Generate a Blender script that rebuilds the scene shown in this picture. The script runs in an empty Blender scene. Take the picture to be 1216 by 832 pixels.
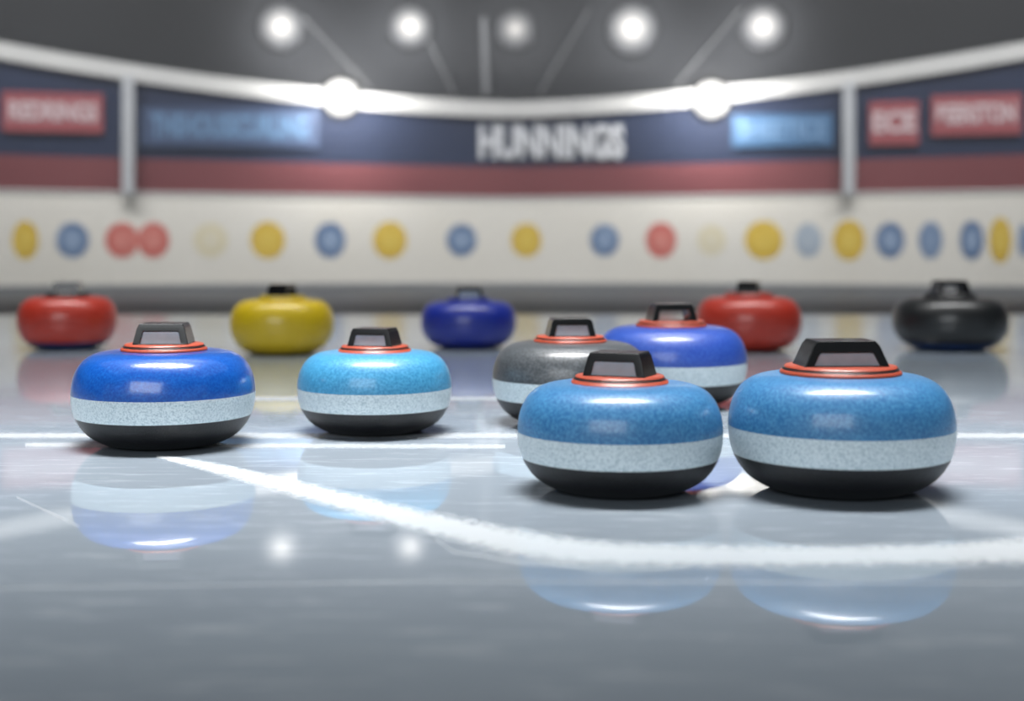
import bpy, bmesh, math, random
from mathutils import Vector, Matrix
random.seed(3)
S=bpy.context.scene
S.view_settings.view_transform='Standard'
F=1689.0; H=0.35; HZ=281.0
COL=S.collection

def lin(h):
    h=h.lstrip('#'); o=[]
    for i in (0,2,4):
        c=int(h[i:i+2],16)/255
        o.append(c/12.92 if c<=.04045 else ((c+.055)/1.055)**2.4)
    return (*o,1)

def mat(name,col,rough=.5,metal=0,coat=0,emit=None,es=0,noise=None,bump=None,spec=.5):
    m=bpy.data.materials.new(name); m.use_nodes=True
    nt=m.node_tree; b=nt.nodes['Principled BSDF']
    b.inputs['Base Color'].default_value=lin(col)
    b.inputs['Roughness'].default_value=rough
    b.inputs['Metallic'].default_value=metal
    b.inputs['Coat Weight'].default_value=coat
    b.inputs['Coat Roughness'].default_value=.12
    b.inputs['Specular IOR Level'].default_value=spec
    if emit:
        b.inputs['Emission Color'].default_value=lin(emit); b.inputs['Emission Strength'].default_value=es
    tc=nt.nodes.new('ShaderNodeTexCoord')
    if noise:   # (scale, colour2, lo, hi)
        n=nt.nodes.new('ShaderNodeTexNoise'); n.inputs['Scale'].default_value=noise[0]; n.inputs['Detail'].default_value=5
        nt.links.new(tc.outputs['Object'],n.inputs['Vector'])
        r=nt.nodes.new('ShaderNodeValToRGB')
        r.color_ramp.elements[0].position=noise[2]; r.color_ramp.elements[1].position=noise[3]
        r.color_ramp.elements[0].color=lin(col); r.color_ramp.elements[1].color=lin(noise[1])
        nt.links.new(n.outputs['Fac'],r.inputs['Fac']); nt.links.new(r.outputs['Color'],b.inputs['Base Color'])
    if bump:
        n=nt.nodes.new('ShaderNodeTexNoise'); n.inputs['Scale'].default_value=bump[0]; n.inputs['Detail'].default_value=3
        nt.links.new(tc.outputs['Object'],n.inputs['Vector'])
        bp=nt.nodes.new('ShaderNodeBump'); bp.inputs['Strength'].default_value=bump[1]; bp.inputs['Distance'].default_value=.002
        nt.links.new(n.outputs['Fac'],bp.inputs['Height']); nt.links.new(bp.outputs['Normal'],b.inputs['Normal'])
    return m

def empty(name,loc=(0,0,0)):
    e=bpy.data.objects.new(name,None); e.location=loc; e.empty_display_size=.1; COL.objects.link(e); return e
def mesh(name,verts,faces,mats,parent=None,fm=None,smooth=False,loc=(0,0,0),uvs=None):
    me=bpy.data.meshes.new(name); me.from_pydata(verts,[],faces)
    for m in (mats if isinstance(mats,(list,tuple)) else [mats]): me.materials.append(m)
    if fm:
        for p,i in zip(me.polygons,fm): p.material_index=i
    if smooth:
        for p in me.polygons: p.use_smooth=True
    if uvs:
        l=me.uv_layers.new(name='UVMap')
        for p in me.polygons:
            for li in p.loop_indices: l.data[li].uv=uvs[me.loops[li].vertex_index]
    me.update()
    o=bpy.data.objects.new(name,me); o.location=loc; COL.objects.link(o)
    if parent: o.parent=parent
    return o
def bevel(o,w,seg=3):
    b=o.modifiers.new('bevel','BEVEL'); b.width=w; b.segments=seg; b.limit_method='ANGLE'; b.angle_limit=math.radians(25)
    for p in o.data.polygons: p.use_smooth=True
    o.modifiers.new('wn','WEIGHTED_NORMAL')
def lathe(name,prof,mats,parent,matf=None,seg=96,smooth=True):
    v=[];f=[];fm=[]
    for r,z in prof:
        for k in range(seg):
            a=2*math.pi*k/seg; v.append((r*math.cos(a),r*math.sin(a),z))
    for i in range(len(prof)-1):
        for k in range(seg):
            k2=(k+1)%seg
            f.append((i*seg+k,i*seg+k2,(i+1)*seg+k2,(i+1)*seg+k))
            fm.append(matf((prof[i][1]+prof[i+1][1])/2) if matf else 0)
    f.append(tuple(reversed(range(seg)))); fm.append(matf(prof[0][1]) if matf else 0)
    n=len(prof)-1
    f.append(tuple(n*seg+k for k in range(seg))); fm.append(matf(prof[n][1]) if matf else 0)
    return mesh(name,v,f,mats,parent,fm,smooth)

# ---------- stone materials ----------
M_black=mat('granite_black','#0b0c0f',.45,noise=(330,'#1e2023',.45,.8),bump=(300,.35))
M_white=mat('granite_white','#cbd8dd',.42,noise=(330,'#9bb0ba',.43,.68),bump=(250,.25),coat=.2)
def paint(n,c1,c2,coat=.4,r=.4,sp=240): return mat(n,c1,r,coat=coat,noise=(sp,c2,.37,.66),bump=(220,.16))
M_steel=paint('granite_steel_blue','#286497','#4a88b4')
M_royal=paint('granite_royal_blue','#0a4599','#1a5bae',.8,.28)
M_light=paint('granite_light_blue','#2c79a3','#4c98c0')
M_indigo=paint('granite_indigo','#1a3a90','#3355a6')
M_grey=paint('granite_grey','#34383b','#55595d')
M_red=paint('granite_red','#b12d20','#c0402f')
M_yel=paint('granite_yellow','#cfb00f','#dbbe20')
M_navy=paint('granite_navy','#10258b','#1e359c')
M_dark=paint('granite_charcoal','#17191b','#26292b',.4)
M_collar=mat('collar_red_rubber','#a0432d',.42,coat=.2,bump=(80,.05))
M_gask=mat('collar_gasket','#15161a',.4,bump=(80,.05))
M_plas=mat('handle_black_plastic','#020304',.24,coat=.35,bump=(60,.03),spec=.4)
M_silver=mat('handle_metal','#a9b6c2',.35,metal=.1,noise=(20,'#8b969f',.3,.7))
M_base_blue=mat('base_blue','#26406e',.4,noise=(100,'#30508a',.4,.6))

PTS=[(0.50,0),(0.60,0.012),(0.73,0.06),(0.85,0.145),(0.935,0.26),(0.982,0.38),(1.0,0.51),(0.994,0.64),(0.958,0.775),(0.887,0.885),(0.788,0.955),(0.67,0.988),(0.5,1.0),(.2,1.0)]
def catmull(P,n=6):
    out=[]
    for i in range(len(P)-1):
        p0=P[max(i-1,0)];p1=P[i];p2=P[i+1];p3=P[min(i+2,len(P)-1)]
        for k in range(n):
            t=k/n
            out.append(tuple(.5*((2*p1[j])+(-p0[j]+p2[j])*t+(2*p0[j]-5*p1[j]+4*p2[j]-p3[j])*t*t+(-p0[j]+3*p1[j]-3*p2[j]+p3[j])*t**3) for j in (0,1)))
    out.append(P[-1]); return out
def with_split(P,zs):
    for z in zs:
        for i in range(len(P)-1):
            a,b=P[i],P[i+1]
            if a[1]<z<b[1]:
                t=(z-a[1])/(b[1]-a[1]); r=a[0]+(b[0]-a[0])*t
                P=P[:i+1]+[(r,z)]+P[i+1:]
                break
    return P

def handle(parent,z0,k,panel,xs=1.0):
    out=[(-.060,0),(-.058,.004),(-.047,.029),(-.041,.036),(.041,.036),(.047,.029),(.058,.004),(.060,0)]
    inn=[(-.046,.002),(-.045,.004),(-.038,.018),(-.035,.020),(.035,.020),(.038,.018),(.045,.004),(.046,.002)]
    if xs<1:
        out=[(-.061,0),(-.060,.004),(-.052,.029),(-.047,.036),(.047,.036),(.052,.029),(.060,.004),(.061,0)]
        inn=[(-.045,.002),(-.044,.004),(-.039,.021),(-.037,.023),(.037,.023),(.039,.021),(.044,.004),(.045,.002)]
    ph=inn[2][1]+.001
    out=[(x*xs,z) for x,z in out]; inn=[(x*xs,z) for x,z in inn]
    def dep(z): return .033-.12*z
    v=[]
    for s in (-1,1):
        for x,z in out: v.append((x*k,s*dep(z)*k,z0+z*k))
        for x,z in inn: v.append((x*k,s*dep(z)*k,z0+z*k))
    n=8;f=[]
    for i in range(n):
        j=(i+1)%n
        f.append((i,j,n+j,n+i)); f.append((2*n+i,3*n+i,3*n+j,2*n+j))
        f.append((i,2*n+i,2*n+j,j)); f.append((n+i,n+j,3*n+j,3*n+i))
    o=mesh('handle_grip',v,f,M_plas,parent); 
    bm=bmesh.new(); bm.from_mesh(o.data); bmesh.ops.recalc_face_normals(bm,faces=bm.faces); bm.to_mesh(o.data); bm.free()
    bevel(o,.0028*k,3)
    if panel:
        a=inn[0][0]-.0005; b=inn[2][0]-.0005
        pts=[(a,.002),(b,ph),(-b,ph),(-a,.002)]
        v=[(x*k,s*(dep(z)-.003)*k,z0+z*k) for s in (-1,1) for x,z in pts]
        f=[(0,3,2,1),(4,5,6,7),(0,1,5,4),(1,2,6,5),(2,3,7,6),(3,0,4,7)]
        mesh('handle_panel',v,f,M_silver,parent)

def stone(px,cy,w,top,rot=0,banded=True,panel=True,d=None,hk=1.0,base=None,collar=None,xs=.78):
    if d is None:
        d=F*H/(cy-HZ); d+=.5*.15
    W=w*d/F; R=W/2; hh=.52*W*hk
    e=empty('curling_stone',((px-608)*d/F,d,0))
    e.rotation_euler[2]=math.radians(rot)
    zs=[.31,.55] if banded else ([.14] if base else [])
    P=[(r*R,z*hh) for r,z in with_split(catmull(PTS),zs)]
    if banded: mf=lambda z:0 if z<.31*hh else (1 if z<.55*hh else 2); ms=[M_black,M_white,top]
    elif base: mf=lambda z:0 if z<.14*hh else 1; ms=[base,top]
    else: mf=None; ms=[top]
    lathe('granite_body',P,ms,e,mf)
    k=R/.1555; z=hh-.001
    cr=.54 if xs==1 else .475
    c=collar or M_collar
    def disc(n,r,a,b,m):
        t=min((b-a)/2,.004)
        lathe(n,[(r-t,a),(r-t*.3,a+t*.3),(r,a+t),(r,b-t),(r-t*.3,b-t*.3),(r-t,b)],m,e)
    disc('collar_ring',cr*R,z-.002*k,z+.0065*k,c)
    disc('collar_gasket',(cr-.025)*R,z+.0065*k,z+.0085*k,M_gask)
    disc('collar_plate',(cr-.04)*R,z+.0085*k,z+.0125*k,c)
    handle(e,z+.0120*k,k,panel,xs)
    return e
stone(998,592,264,M_steel,4,xs=1)
stone(736,592,243,M_steel,-22,xs=.8)
stone(195,534,213,M_royal,2)
stone(445,518,182,M_light,-14)
stone(677,507,184,M_grey,6)
stone(797,498,178,M_indigo,8,panel=False,d=2.98)
stone(80,415,114,M_red,8,False,False,base=M_base_blue,collar=M_dark,hk=1.03)
stone(335,421,122,M_yel,80,False,False,hk=1.0,collar=M_yel)
stone(556.5,414,113,M_navy,5,False,True,hk=.93,collar=M_navy)
stone(889,417,124,M_red,75,False,False,hk=.97,collar=M_red)
stone(1128,416,133,M_dark,8,False,False,hk=.88,base=M_base_blue,collar=M_dark)

# ---------- ice (sheet + painted lines, one object) ----------
def ice_mat():
    m=bpy.data.materials.new('ice'); m.use_nodes=True; nt=m.node_tree; b=nt.nodes['Principled BSDF']
    tc=nt.nodes.new('ShaderNodeTexCoord')
    n=nt.nodes.new('ShaderNodeTexNoise'); n.inputs['Scale'].default_value=1.6; n.inputs['Detail'].default_value=6
    nt.links.new(tc.outputs['Object'],n.inputs['Vector'])
    r=nt.nodes.new('ShaderNodeValToRGB'); r.color_ramp.elements[0].position=.3; r.color_ramp.elements[1].position=.7
    r.color_ramp.elements[0].color=lin('#8c97a2'); r.color_ramp.elements[1].color=lin('#97a2ac')
    nt.links.new(n.outputs['Fac'],r.inputs['Fac'])
    mp=nt.nodes.new('ShaderNodeMapping'); mp.inputs['Scale'].default_value=(2.5,12,1); mp.inputs['Rotation'].default_value=(0,0,.35)
    nt.links.new(tc.outputs['Object'],mp.inputs['Vector'])
    n2=nt.nodes.new('ShaderNodeTexNoise'); n2.inputs['Scale'].default_value=3; n2.inputs['Detail'].default_value=10; n2.inputs['Roughness'].default_value=.72
    nt.links.new(mp.outputs['Vector'],n2.inputs['Vector'])
    r2=nt.nodes.new('ShaderNodeValToRGB'); r2.color_ramp.elements[0].position=.52; r2.color_ramp.elements[1].position=.72
    nt.links.new(n2.outputs['Fac'],r2.inputs['Fac'])
    mx=nt.nodes.new('ShaderNodeMix'); mx.data_type='RGBA'
    ml=nt.nodes.new('ShaderNodeMath'); ml.operation='MULTIPLY'; ml.inputs[1].default_value=.55
    nt.links.new(r2.outputs['Color'],ml.inputs[0]); nt.links.new(ml.outputs[0],mx.inputs['Factor'])
    nt.links.new(r.outputs['Color'],mx.inputs['A']); mx.inputs['B'].default_value=lin('#ccd4da')
    nt.links.new(mx.outputs['Result'],b.inputs['Base Color'])
    # smooth polished ice near the house, pebbled (rougher) further down the sheet
    sp=nt.nodes.new('ShaderNodeSeparateXYZ'); nt.links.new(tc.outputs['Object'],sp.inputs[0])
    rr=nt.nodes.new('ShaderNodeMapRange'); rr.inputs['From Min'].default_value=2.4; rr.inputs['From Max'].default_value=4.2
    rr.inputs['To Min'].default_value=.012; rr.inputs['To Max'].default_value=.13
    nt.links.new(sp.outputs['Y'],rr.inputs['Value']); nt.links.new(rr.outputs[0],b.inputs['Roughness'])
    b.inputs['IOR'].default_value=2.5
    bp=nt.nodes.new('ShaderNodeBump'); bp.inputs['Strength'].default_value=.003; bp.inputs['Distance'].default_value=.002
    nt.links.new(n2.outputs['Fac'],bp.inputs['Height']); nt.links.new(bp.outputs['Normal'],b.inputs['Normal'])
    return m
def box(name,x0,x1,y0,y1,z0,z1,m,parent=None):
    v=[(x,y,z) for z in (z0,z1) for x,y in ((x0,y0),(x1,y0),(x1,y1),(x0,y1))]
    f=[(3,2,1,0),(4,5,6,7),(0,1,5,4),(1,2,6,5),(2,3,7,6),(3,0,4,7)]
    return mesh(name,v,f,m,parent)
M_floor=mat('walkway_rubber','#5b5f63',.6,noise=(2,'#64686c',.3,.7))
seg=96
v=[(10.6*math.cos(2*math.pi*k/seg),10.6*math.sin(2*math.pi*k/seg),-.021) for k in range(seg)]
mesh('floor',v,[tuple(range(seg))],M_floor)

def line_mat(name,dens,col):
    m=bpy.data.materials.new(name); m.use_nodes=True; nt=m.node_tree; b=nt.nodes['Principled BSDF']
    b.inputs['Base Color'].default_value=lin(col); b.inputs['Roughness'].default_value=.25
    tc=nt.nodes.new('ShaderNodeTexCoord'); sp=nt.nodes.new('ShaderNodeSeparateXYZ')
    nt.links.new(tc.outputs['UV'],sp.inputs[0])
    def math_(op,a,b_=None):
        n=nt.nodes.new('ShaderNodeMath'); n.operation=op
        for i,q in enumerate((a,b_)):
            if q is None: continue
            if isinstance(q,(int,float)): n.inputs[i].default_value=q
            else: nt.links.new(q,n.inputs[i])
        return n.outputs[0]
    edge=math_('MINIMUM',sp.outputs['Y'],math_('SUBTRACT',1.0,sp.outputs['Y']))
    n=nt.nodes.new('ShaderNodeTexNoise'); n.inputs['Scale'].default_value=70; n.inputs['Detail'].default_value=8; n.inputs['Roughness'].default_value=.75
    nt.links.new(tc.outputs['Object'],n.inputs['Vector'])
    a=math_('ADD',edge,math_('MULTIPLY',math_('SUBTRACT',n.outputs['Fac'],.5),.9))
    mr=nt.nodes.new('ShaderNodeMapRange'); mr.inputs['From Min'].default_value=.0; mr.inputs['From Max'].default_value=.28; mr.inputs['To Max'].default_value=dens
    nt.links.new(a,mr.inputs['Value']); nt.links.new(mr.outputs[0],b.inputs['Alpha'])
    return m
ML1=line_mat('frosted_line_paint',.8,'#e0e6ea'); ML2=line_mat('thin_line_paint',.7,'#c8ced3'); ML3=line_mat('scratch_paint',.35,'#e6ebef')
def gp(px,py,z=0): 
    d=F*(H-z)/(py-HZ); return ((px-608)*d/F,d,z)
IV=[];IF=[];IM=[];IU=[]
for z in (-.02,-.001):
    for x,y in ((-7,-3),(7,-3),(7,6.4),(-7,6.4)): IV.append((x,y,z)); IU.append((.5,.5))
for q in [(3,2,1,0),(4,5,6,7),(0,1,5,4),(1,2,6,5),(2,3,7,6),(3,0,4,7)]: IF.append(q); IM.append(0)
def strip(P,mi,z):
    for i,(x,y,h) in enumerate(P):
        IV.append(gp(x,y+h,z)); IU.append((i,0)); IV.append(gp(x,y-h,z)); IU.append((i,1))
        if i: b=len(IV)-4; IF.append((b,b+2,b+3,b+1)); IM.append(mi)
strip([(186,542,2),(215,547,5),(260,557,8),(300,567,10),(400,593,14),(500,619,17),(600,642,20),(660,652,20),(740,658,17),(850,660,16),(1000,660,15),(1130,658,16),(1216,654,20),(1400,648,22),(1700,645,22)],1,-.0001)
strip([(-900,517,4),(2200,517,4)],2,-.0004)
strip([(30,528,3.5),(600,530,3.5)],2,-.0003)
strip([(280,473,3),(640,473,3)],2,-.0004)
strip([(-100,700,1.5),(500,690,1.5),(1300,692,1.5)],3,-.0005)
strip([(20,590,1.2),(95,625,1.2)],3,-.0005)
strip([(515,640,1),(540,655,2),(620,668,3),(700,672,2)],3,-.0006)
mesh('ice_sheet',IV,IF,[ice_mat(),ML1,ML2,ML3],None,IM,uvs=IU)

# ---------- arena wall ----------
def beamz(t):
    a=min(abs(t)/math.radians(21.3),2.2)
    return 1.245+.375*a**1.5
def arc(name,r,zlo,zhi,m,a0=-100,a1=100,n=200,parent=None,thick=.04):
    v=[];f=[]
    for i in range(n+1):
        t=math.radians(a0+(a1-a0)*i/n)
        s,c=math.sin(t),math.cos(t)
        lo=zlo(t) if callable(zlo) else zlo; hi=zhi(t) if callable(zhi) else zhi
        for rr,zz in ((r,lo),(r,hi),(r+thick,hi),(r+thick,lo)): v.append((rr*s,rr*c,zz))
        if i:
            b=4*i
            for k in range(4):
                k2=(k+1)%4; f.append((b-4+k,b+k,b+k2,b-4+k2))
    f.append((0,1,2,3)); f.append((4*n+3,4*n+2,4*n+1,4*n))
    o=mesh(name,v,f,m,parent,smooth=False)
    bm=bmesh.new(); bm.from_mesh(o.data); bmesh.ops.recalc_face_normals(bm,faces=bm.faces); bm.to_mesh(o.data); bm.free()
    return o
M_board=mat('board_white','#e8e4da',.5,noise=(1.5,'#ece9e1',.3,.7))
M_kick=mat('board_kick_strip','#7b7e82',.5,noise=(1.5,'#84878b',.3,.7))
M_redb=mat('banner_red','#784348',.7,noise=(2,'#80494d',.3,.7),spec=.2)
M_nav=mat('banner_navy','#263048',.7,noise=(2,'#2b3650',.3,.7),spec=.2)
M_beam=mat('beam_white','#c8c8c7',.5,noise=(3,'#d0d0ce',.3,.7))
M_up=mat('upper_wall_grey','#2b2d31',.8,noise=(1,'#303236',.3,.7),spec=.2)
M_post=mat('post_grey','#b0b3b8',.4,noise=(5,'#bcbfc3',.3,.7))
edge=math.radians(21.3)
def wt(t): return .61+.04*min(abs(t)/edge,3)
def rt(t): return .84+.06*min(abs(t)/edge,3)
wall=empty('wall_back')
arc('rink_board',10.0,-.02,wt,M_board,parent=wall)
arc('board_kick_strip',9.98,-.02,.025,M_kick,parent=wall,thick=.03)
arc('board_cap',9.985,wt,lambda t:wt(t)+.02,M_beam,parent=wall,thick=.05)
arc('red_banner',10.0,lambda t:wt(t)+.02,rt,M_redb,parent=wall)
arc('navy_banner',10.0,rt,lambda t:beamz(t)-.06,M_nav,parent=wall)
arc('curved_beam',9.94,lambda t:beamz(t)-.06,lambda t:beamz(t)+.05,M_beam,parent=wall,thick=.1)
arc('upper_wall',10.1,.9,4.0,M_up,parent=wall)
mesh('ceiling',[(11*math.cos(2*math.pi*k/64),11*math.sin(2*math.pi*k/64),4.0) for k in range(64)],[tuple(reversed(range(64)))],M_up)

def wallpos(px,py,r=9.97):
    t=math.atan((px-608)/F); d=r*math.cos(t)
    return t,(r*math.sin(t),d,H+(HZ-py)*d/F)
# roof ribs running up the dark upper wall
M_rib=mat('roof_rib','#5c5e62',.6,noise=(4,'#66686c',.3,.7))
for x0,y0,x1,y1,w in ((577,112,574,20,5),(540,112,490,10,2),(640,112,700,10,2),(440,105,350,10,2),(800,105,880,10,2)):
    A=Vector(wallpos(x0,y0,10.07)[1]); B=Vector(wallpos(x1,y1,10.07)[1]); wd=Vector((w*.004,0,0)); dn=Vector((0,.05,0))
    v=[A-wd,A+wd,B+wd,B-wd]; v=[tuple(q) for q in v]+[tuple(q+dn) for q in v]
    mesh('roof_rib',v,[(0,1,2,3),(7,6,5,4),(0,4,5,1),(1,5,6,2),(2,6,7,3),(3,7,4,0)],M_rib,wall)
cols={'y':('#dcb838','#e6c858'),'b':('#55749f','#93a9c6'),'r':('#d0685f','#dd8a80'),'fy':('#e3d9b8','#e6dfc8'),'fb':('#a0b0c2','#bcc7d1')}
LM={k:(mat('logo_'+k,a,.5,noise=(4,b,.45,.8)),mat('logo_inner_'+k,b,.5,noise=(4,a,.5,.9))) for k,(a,b) in cols.items()}
def logo(px,py,rx,ry,k):
    t,(x,y,z)=wallpos(px,py)
    for s,mi,dr in ((1,0,0),(.55,1,.003)):
        rr=9.996-dr; n=32; v=[];d=9.97*math.cos(t)
        for i in range(n):
            a=2*math.pi*i/n
            tt=t+math.cos(a)*rx*s/F; v.append((rr*math.sin(tt),rr*math.cos(tt),z+math.sin(a)*ry*s*d/F))
        mesh('printed_logo',v,[tuple(range(n))],LM[k][mi],wall)
for px,rx,ry,k in [(30,14,23,'y'),(86,18,21,'b'),(145,19,21,'r'),(182,18,21,'r'),(250,19,20,'fy'),(318,20,22,'y'),(392,18,21,'b'),(463,20,22,'y'),(548,18,19,'b'),(625,18,20,'y'),(718,17,19,'b'),(785,18,21,'r'),(845,16,18,'fy'),(907,22,23,'y'),(960,15,20,'fb'),(1008,18,24,'y'),(1057,16,21,'b'),(1105,13,22,'b'),(1154,13,23,'b'),(1188,12,27,'y'),(1216,6,20,'b'),
    (1260,14,24,'r'),(1320,18,22,'y'),(-30,14,22,'b'),(-80,16,22,'y')]:
    logo(px,285,rx,ry,k)
M_txt=mat('sign_text_white','#d8dade',.5,noise=(5,'#ced1d6',.3,.7))
M_txt2=mat('sign_text_pale','#d0bdc0',.5,noise=(5,'#c8b3b6',.3,.7))
M_tb=mat('sign_text_blue','#6286ab',.5)
M_rbox=mat('sign_red','#94444b',.6,noise=(4,'#9a4a51',.3,.7))
M_bbox=mat('sign_blue','#344768',.6,noise=(4,'#3a4e70',.3,.7))
M_bbox2=mat('sign_blue_bright','#335d84',.6,noise=(4,'#3a668e',.3,.7))
def sign(x0,x1,y0,y1,bm_,txt,tm,pad=.72):
    px=(x0+x1)/2;py=(y0+y1)/2; t,(x,y,z)=wallpos(px,py); d=y
    e=empty('sponsor_sign',(9.965*math.sin(t),9.965*math.cos(t),z)); e.rotation_euler[2]=-t
    w=(x1-x0)*d/F; h=(y1-y0)*d/F
    if bm_:
        o=box('sign_panel',-w/2,w/2,-.012,.02,-h/2,h/2,bm_,e)
    cu=bpy.data.curves.new('sign_text','FONT'); cu.body=txt; cu.align_x='CENTER'; cu.align_y='CENTER'; cu.size=1; cu.extrude=.004; cu.offset=.045
    cu.materials.append(tm)
    o=bpy.data.objects.new('sign_text',cu); COL.objects.link(o); o.parent=e
    bpy.context.view_layer.update()
    bw,bh=max(o.dimensions.x,.01),max(o.dimensions.y,.01)
    o.scale=(w*(.88 if bm_ else 1)/bw,h*(pad if bm_ else 1)/bh,1)
    o.rotation_euler=(math.pi/2,0,0); o.location=(0,-.013,0)
sign(6,120,110,157,M_rbox,'REDRINGS',M_txt2,.5)
sign(170,378,128,175,M_bbox,'THEHOUSECURLING',M_tb,.6)
sign(568,740,150,191,None,'HUNNINGS',M_txt)
sign(870,988,136,174,M_bbox2,'SHEETICE',M_tb,.6)
sign(1033,1090,120,172,M_rbox,'ECE',M_txt2,.5)
sign(1108,1210,112,160,M_rbox,'BEERSTON',M_txt2,.5)
for px in (152,1008,-250,1480):
    t,(x,y,z)=wallpos(px,230,9.9)
    o=box('wall_post',-.04,.04,-.04,.04,wt(t)+.0,beamz(t)-.04,M_post,wall); o.location=(x,y,0); o.rotation_euler[2]=-t; 

# ---------- lamps ----------
M_house=mat('lamp_housing','#34363a',.5,noise=(9,'#3c3e42',.3,.7))
def lens_m(s,R,rim,base,pwr):  # emission fades towards the rim, painting the lamp's soft glow into the lens
    m=mat('lamp_lens_glow',base,.8,emit='#fffaf2',es=s,spec=.1); nt=m.node_tree; b=nt.nodes['Principled BSDF']
    tc=[n for n in nt.nodes if n.type=='TEX_COORD'][0]
    mp=nt.nodes.new('ShaderNodeVectorMath'); mp.operation='MULTIPLY'; mp.inputs[1].default_value=(1,1,0)
    ln=nt.nodes.new('ShaderNodeVectorMath'); ln.operation='LENGTH'
    nt.links.new(tc.outputs['Object'],mp.inputs[0]); nt.links.new(mp.outputs[0],ln.inputs[0])
    mr=nt.nodes.new('ShaderNodeMapRange')
    mr.inputs['From Min'].default_value=0; mr.inputs['From Max'].default_value=R
    mr.inputs['To Min'].default_value=1; mr.inputs['To Max'].default_value=0
    pw=nt.nodes.new('ShaderNodeMath'); pw.operation='POWER'; pw.inputs[1].default_value=pwr
    ma=nt.nodes.new('ShaderNodeMath'); ma.operation='MULTIPLY_ADD'; ma.inputs[1].default_value=s; ma.inputs[2].default_value=rim
    nt.links.new(ln.outputs['Value'],mr.inputs['Value']); nt.links.new(mr.outputs[0],pw.inputs[0]); nt.links.new(pw.outputs[0],ma.inputs[0])
    nt.links.new(ma.outputs[0],b.inputs['Emission Strength'])
    return m
def lamp(px,py,r,dia,es,rim=.0,pw=0,size=75,base='#44464a',pwr=2.6,hm_=None,off=.28):
    t,(x,y,z)=wallpos(px,py,r)
    e=empty('arena_floodlight',(x,y,z)); e.rotation_euler[2]=-t
    R=dia/2
    hs=lathe('housing',[(R*1.0,.0),(R*.98,.006),(R*.5,.02),(R*.3,.025)],hm_ or M_house,e,seg=48); hs.rotation_euler[0]=math.radians(-90)
    ln=lathe('lens',[(R*1.0,0)]+[(R*q,.022*math.sqrt(1-q*q)) for q in (.95,.88,.8,.7,.6,.5,.4,.3,.2,.1,.03)],lens_m(es,R,rim,base,pwr),e,seg=48); ln.rotation_euler[0]=math.radians(90)
    box('mount_bracket',-.02,.02,.015,10.1-r+.01,-.02,.02,M_house,e)
    if pw:  # added unseen spot, aimed back to put a halo on the wall
        L=bpy.data.lights.new('halo_spot','SPOT'); L.energy=pw; L.shadow_soft_size=.04; L.color=(1,.98,.95); L.spot_size=math.radians(size*2); L.spot_blend=1
        o=bpy.data.objects.new('halo_spot',L); COL.objects.link(o); o.parent=e; o.location=(0,-off,0); o.rotation_euler=(math.radians(90),0,0)
lamp(334,32,10.07,.34,2.8,0.015,12); lamp(487,32,10.07,.32,2.8,0.015,12); lamp(612,35,10.07,.30,1.2,0.01,6); lamp(751,34,10.07,.38,3.0,0.015,13); lamp(906,32,10.07,.34,2.8,0.015,12)
lamp(405,116,9.925,.26,1.8,.15,60,base='#8a8a89',pwr=1.2,hm_=M_beam,off=.45); lamp(845,118,9.925,.26,1.8,.15,60,base='#8a8a89',pwr=1.2,hm_=M_beam,off=.45)

# arena haze in the far half of the hall
hm=bpy.data.materials.new('arena_haze'); hm.use_nodes=True; nt=hm.node_tree
for n in list(nt.nodes):
    if n.type!='OUTPUT_MATERIAL': nt.nodes.remove(n)
vs=nt.nodes.new('ShaderNodeVolumeScatter'); vs.inputs['Density'].default_value=.09; vs.inputs['Anisotropy'].default_value=.2
nt.links.new(vs.outputs[0],[n for n in nt.nodes if n.type=='OUTPUT_MATERIAL'][0].inputs['Volume'])
box('arena_haze',-6.5,6.5,6.5,9.93,.02,3.9,hm,wall)

def area(name,loc,sx,sy,e,rot=(0,0,0),col=(1,1,1),spread=180):
    L=bpy.data.lights.new(name,'AREA'); L.shape='RECTANGLE'; L.size=sx; L.size_y=sy; L.energy=e; L.color=col; L.spread=math.radians(spread)
    o=bpy.data.objects.new(name,L); o.location=loc; o.rotation_euler=rot; COL.objects.link(o); return o
area('ice_band_fill',(0.1,2.4,3.6),4.6,.7,66,spread=45)  # added fill, no fixture: brightens the middle band of the ice
area('far_fill',(0,4.6,3.7),7,.8,50,spread=70)  # added fill, no fixture: lifts the far stones and the ice there
area('overhead_fill',(0,3,3.8),9,5,45)  # broad unseen fill added for ambient light in the hall
area('wall_wash_light',(0,6.6,3.6),10,.6,120,rot=(math.radians(50),0,0),spread=75)
area('upper_wall_fill',(0,9.55,1.45),3.4,.06,8,rot=(math.radians(140),0,0),spread=150)  # unseen strip added to lighten the upper wall above the beam
area('rear_fill',(-1.5,-3,2.2),4,2,115,rot=(math.radians(70),0,math.radians(-14)),col=(.93,.97,1))  # added fill behind the camera, brightens the stone sides facing it

w=bpy.data.worlds.new('World'); S.world=w; w.use_nodes=True
w.node_tree.nodes['Background'].inputs[0].default_value=(.6,.66,.72,1); w.node_tree.nodes['Background'].inputs[1].default_value=.35

cam=bpy.data.cameras.new('camera'); cam.lens=50; cam.sensor_width=36; cam.shift_y=-135/1216; cam.clip_start=.02
cam.dof.use_dof=True; cam.dof.focus_distance=2.2; cam.dof.aperture_fstop=2.0
co=bpy.data.objects.new('camera',cam); co.location=(0,0,H); co.rotation_euler=(math.pi/2,0,0); COL.objects.link(co); S.camera=co
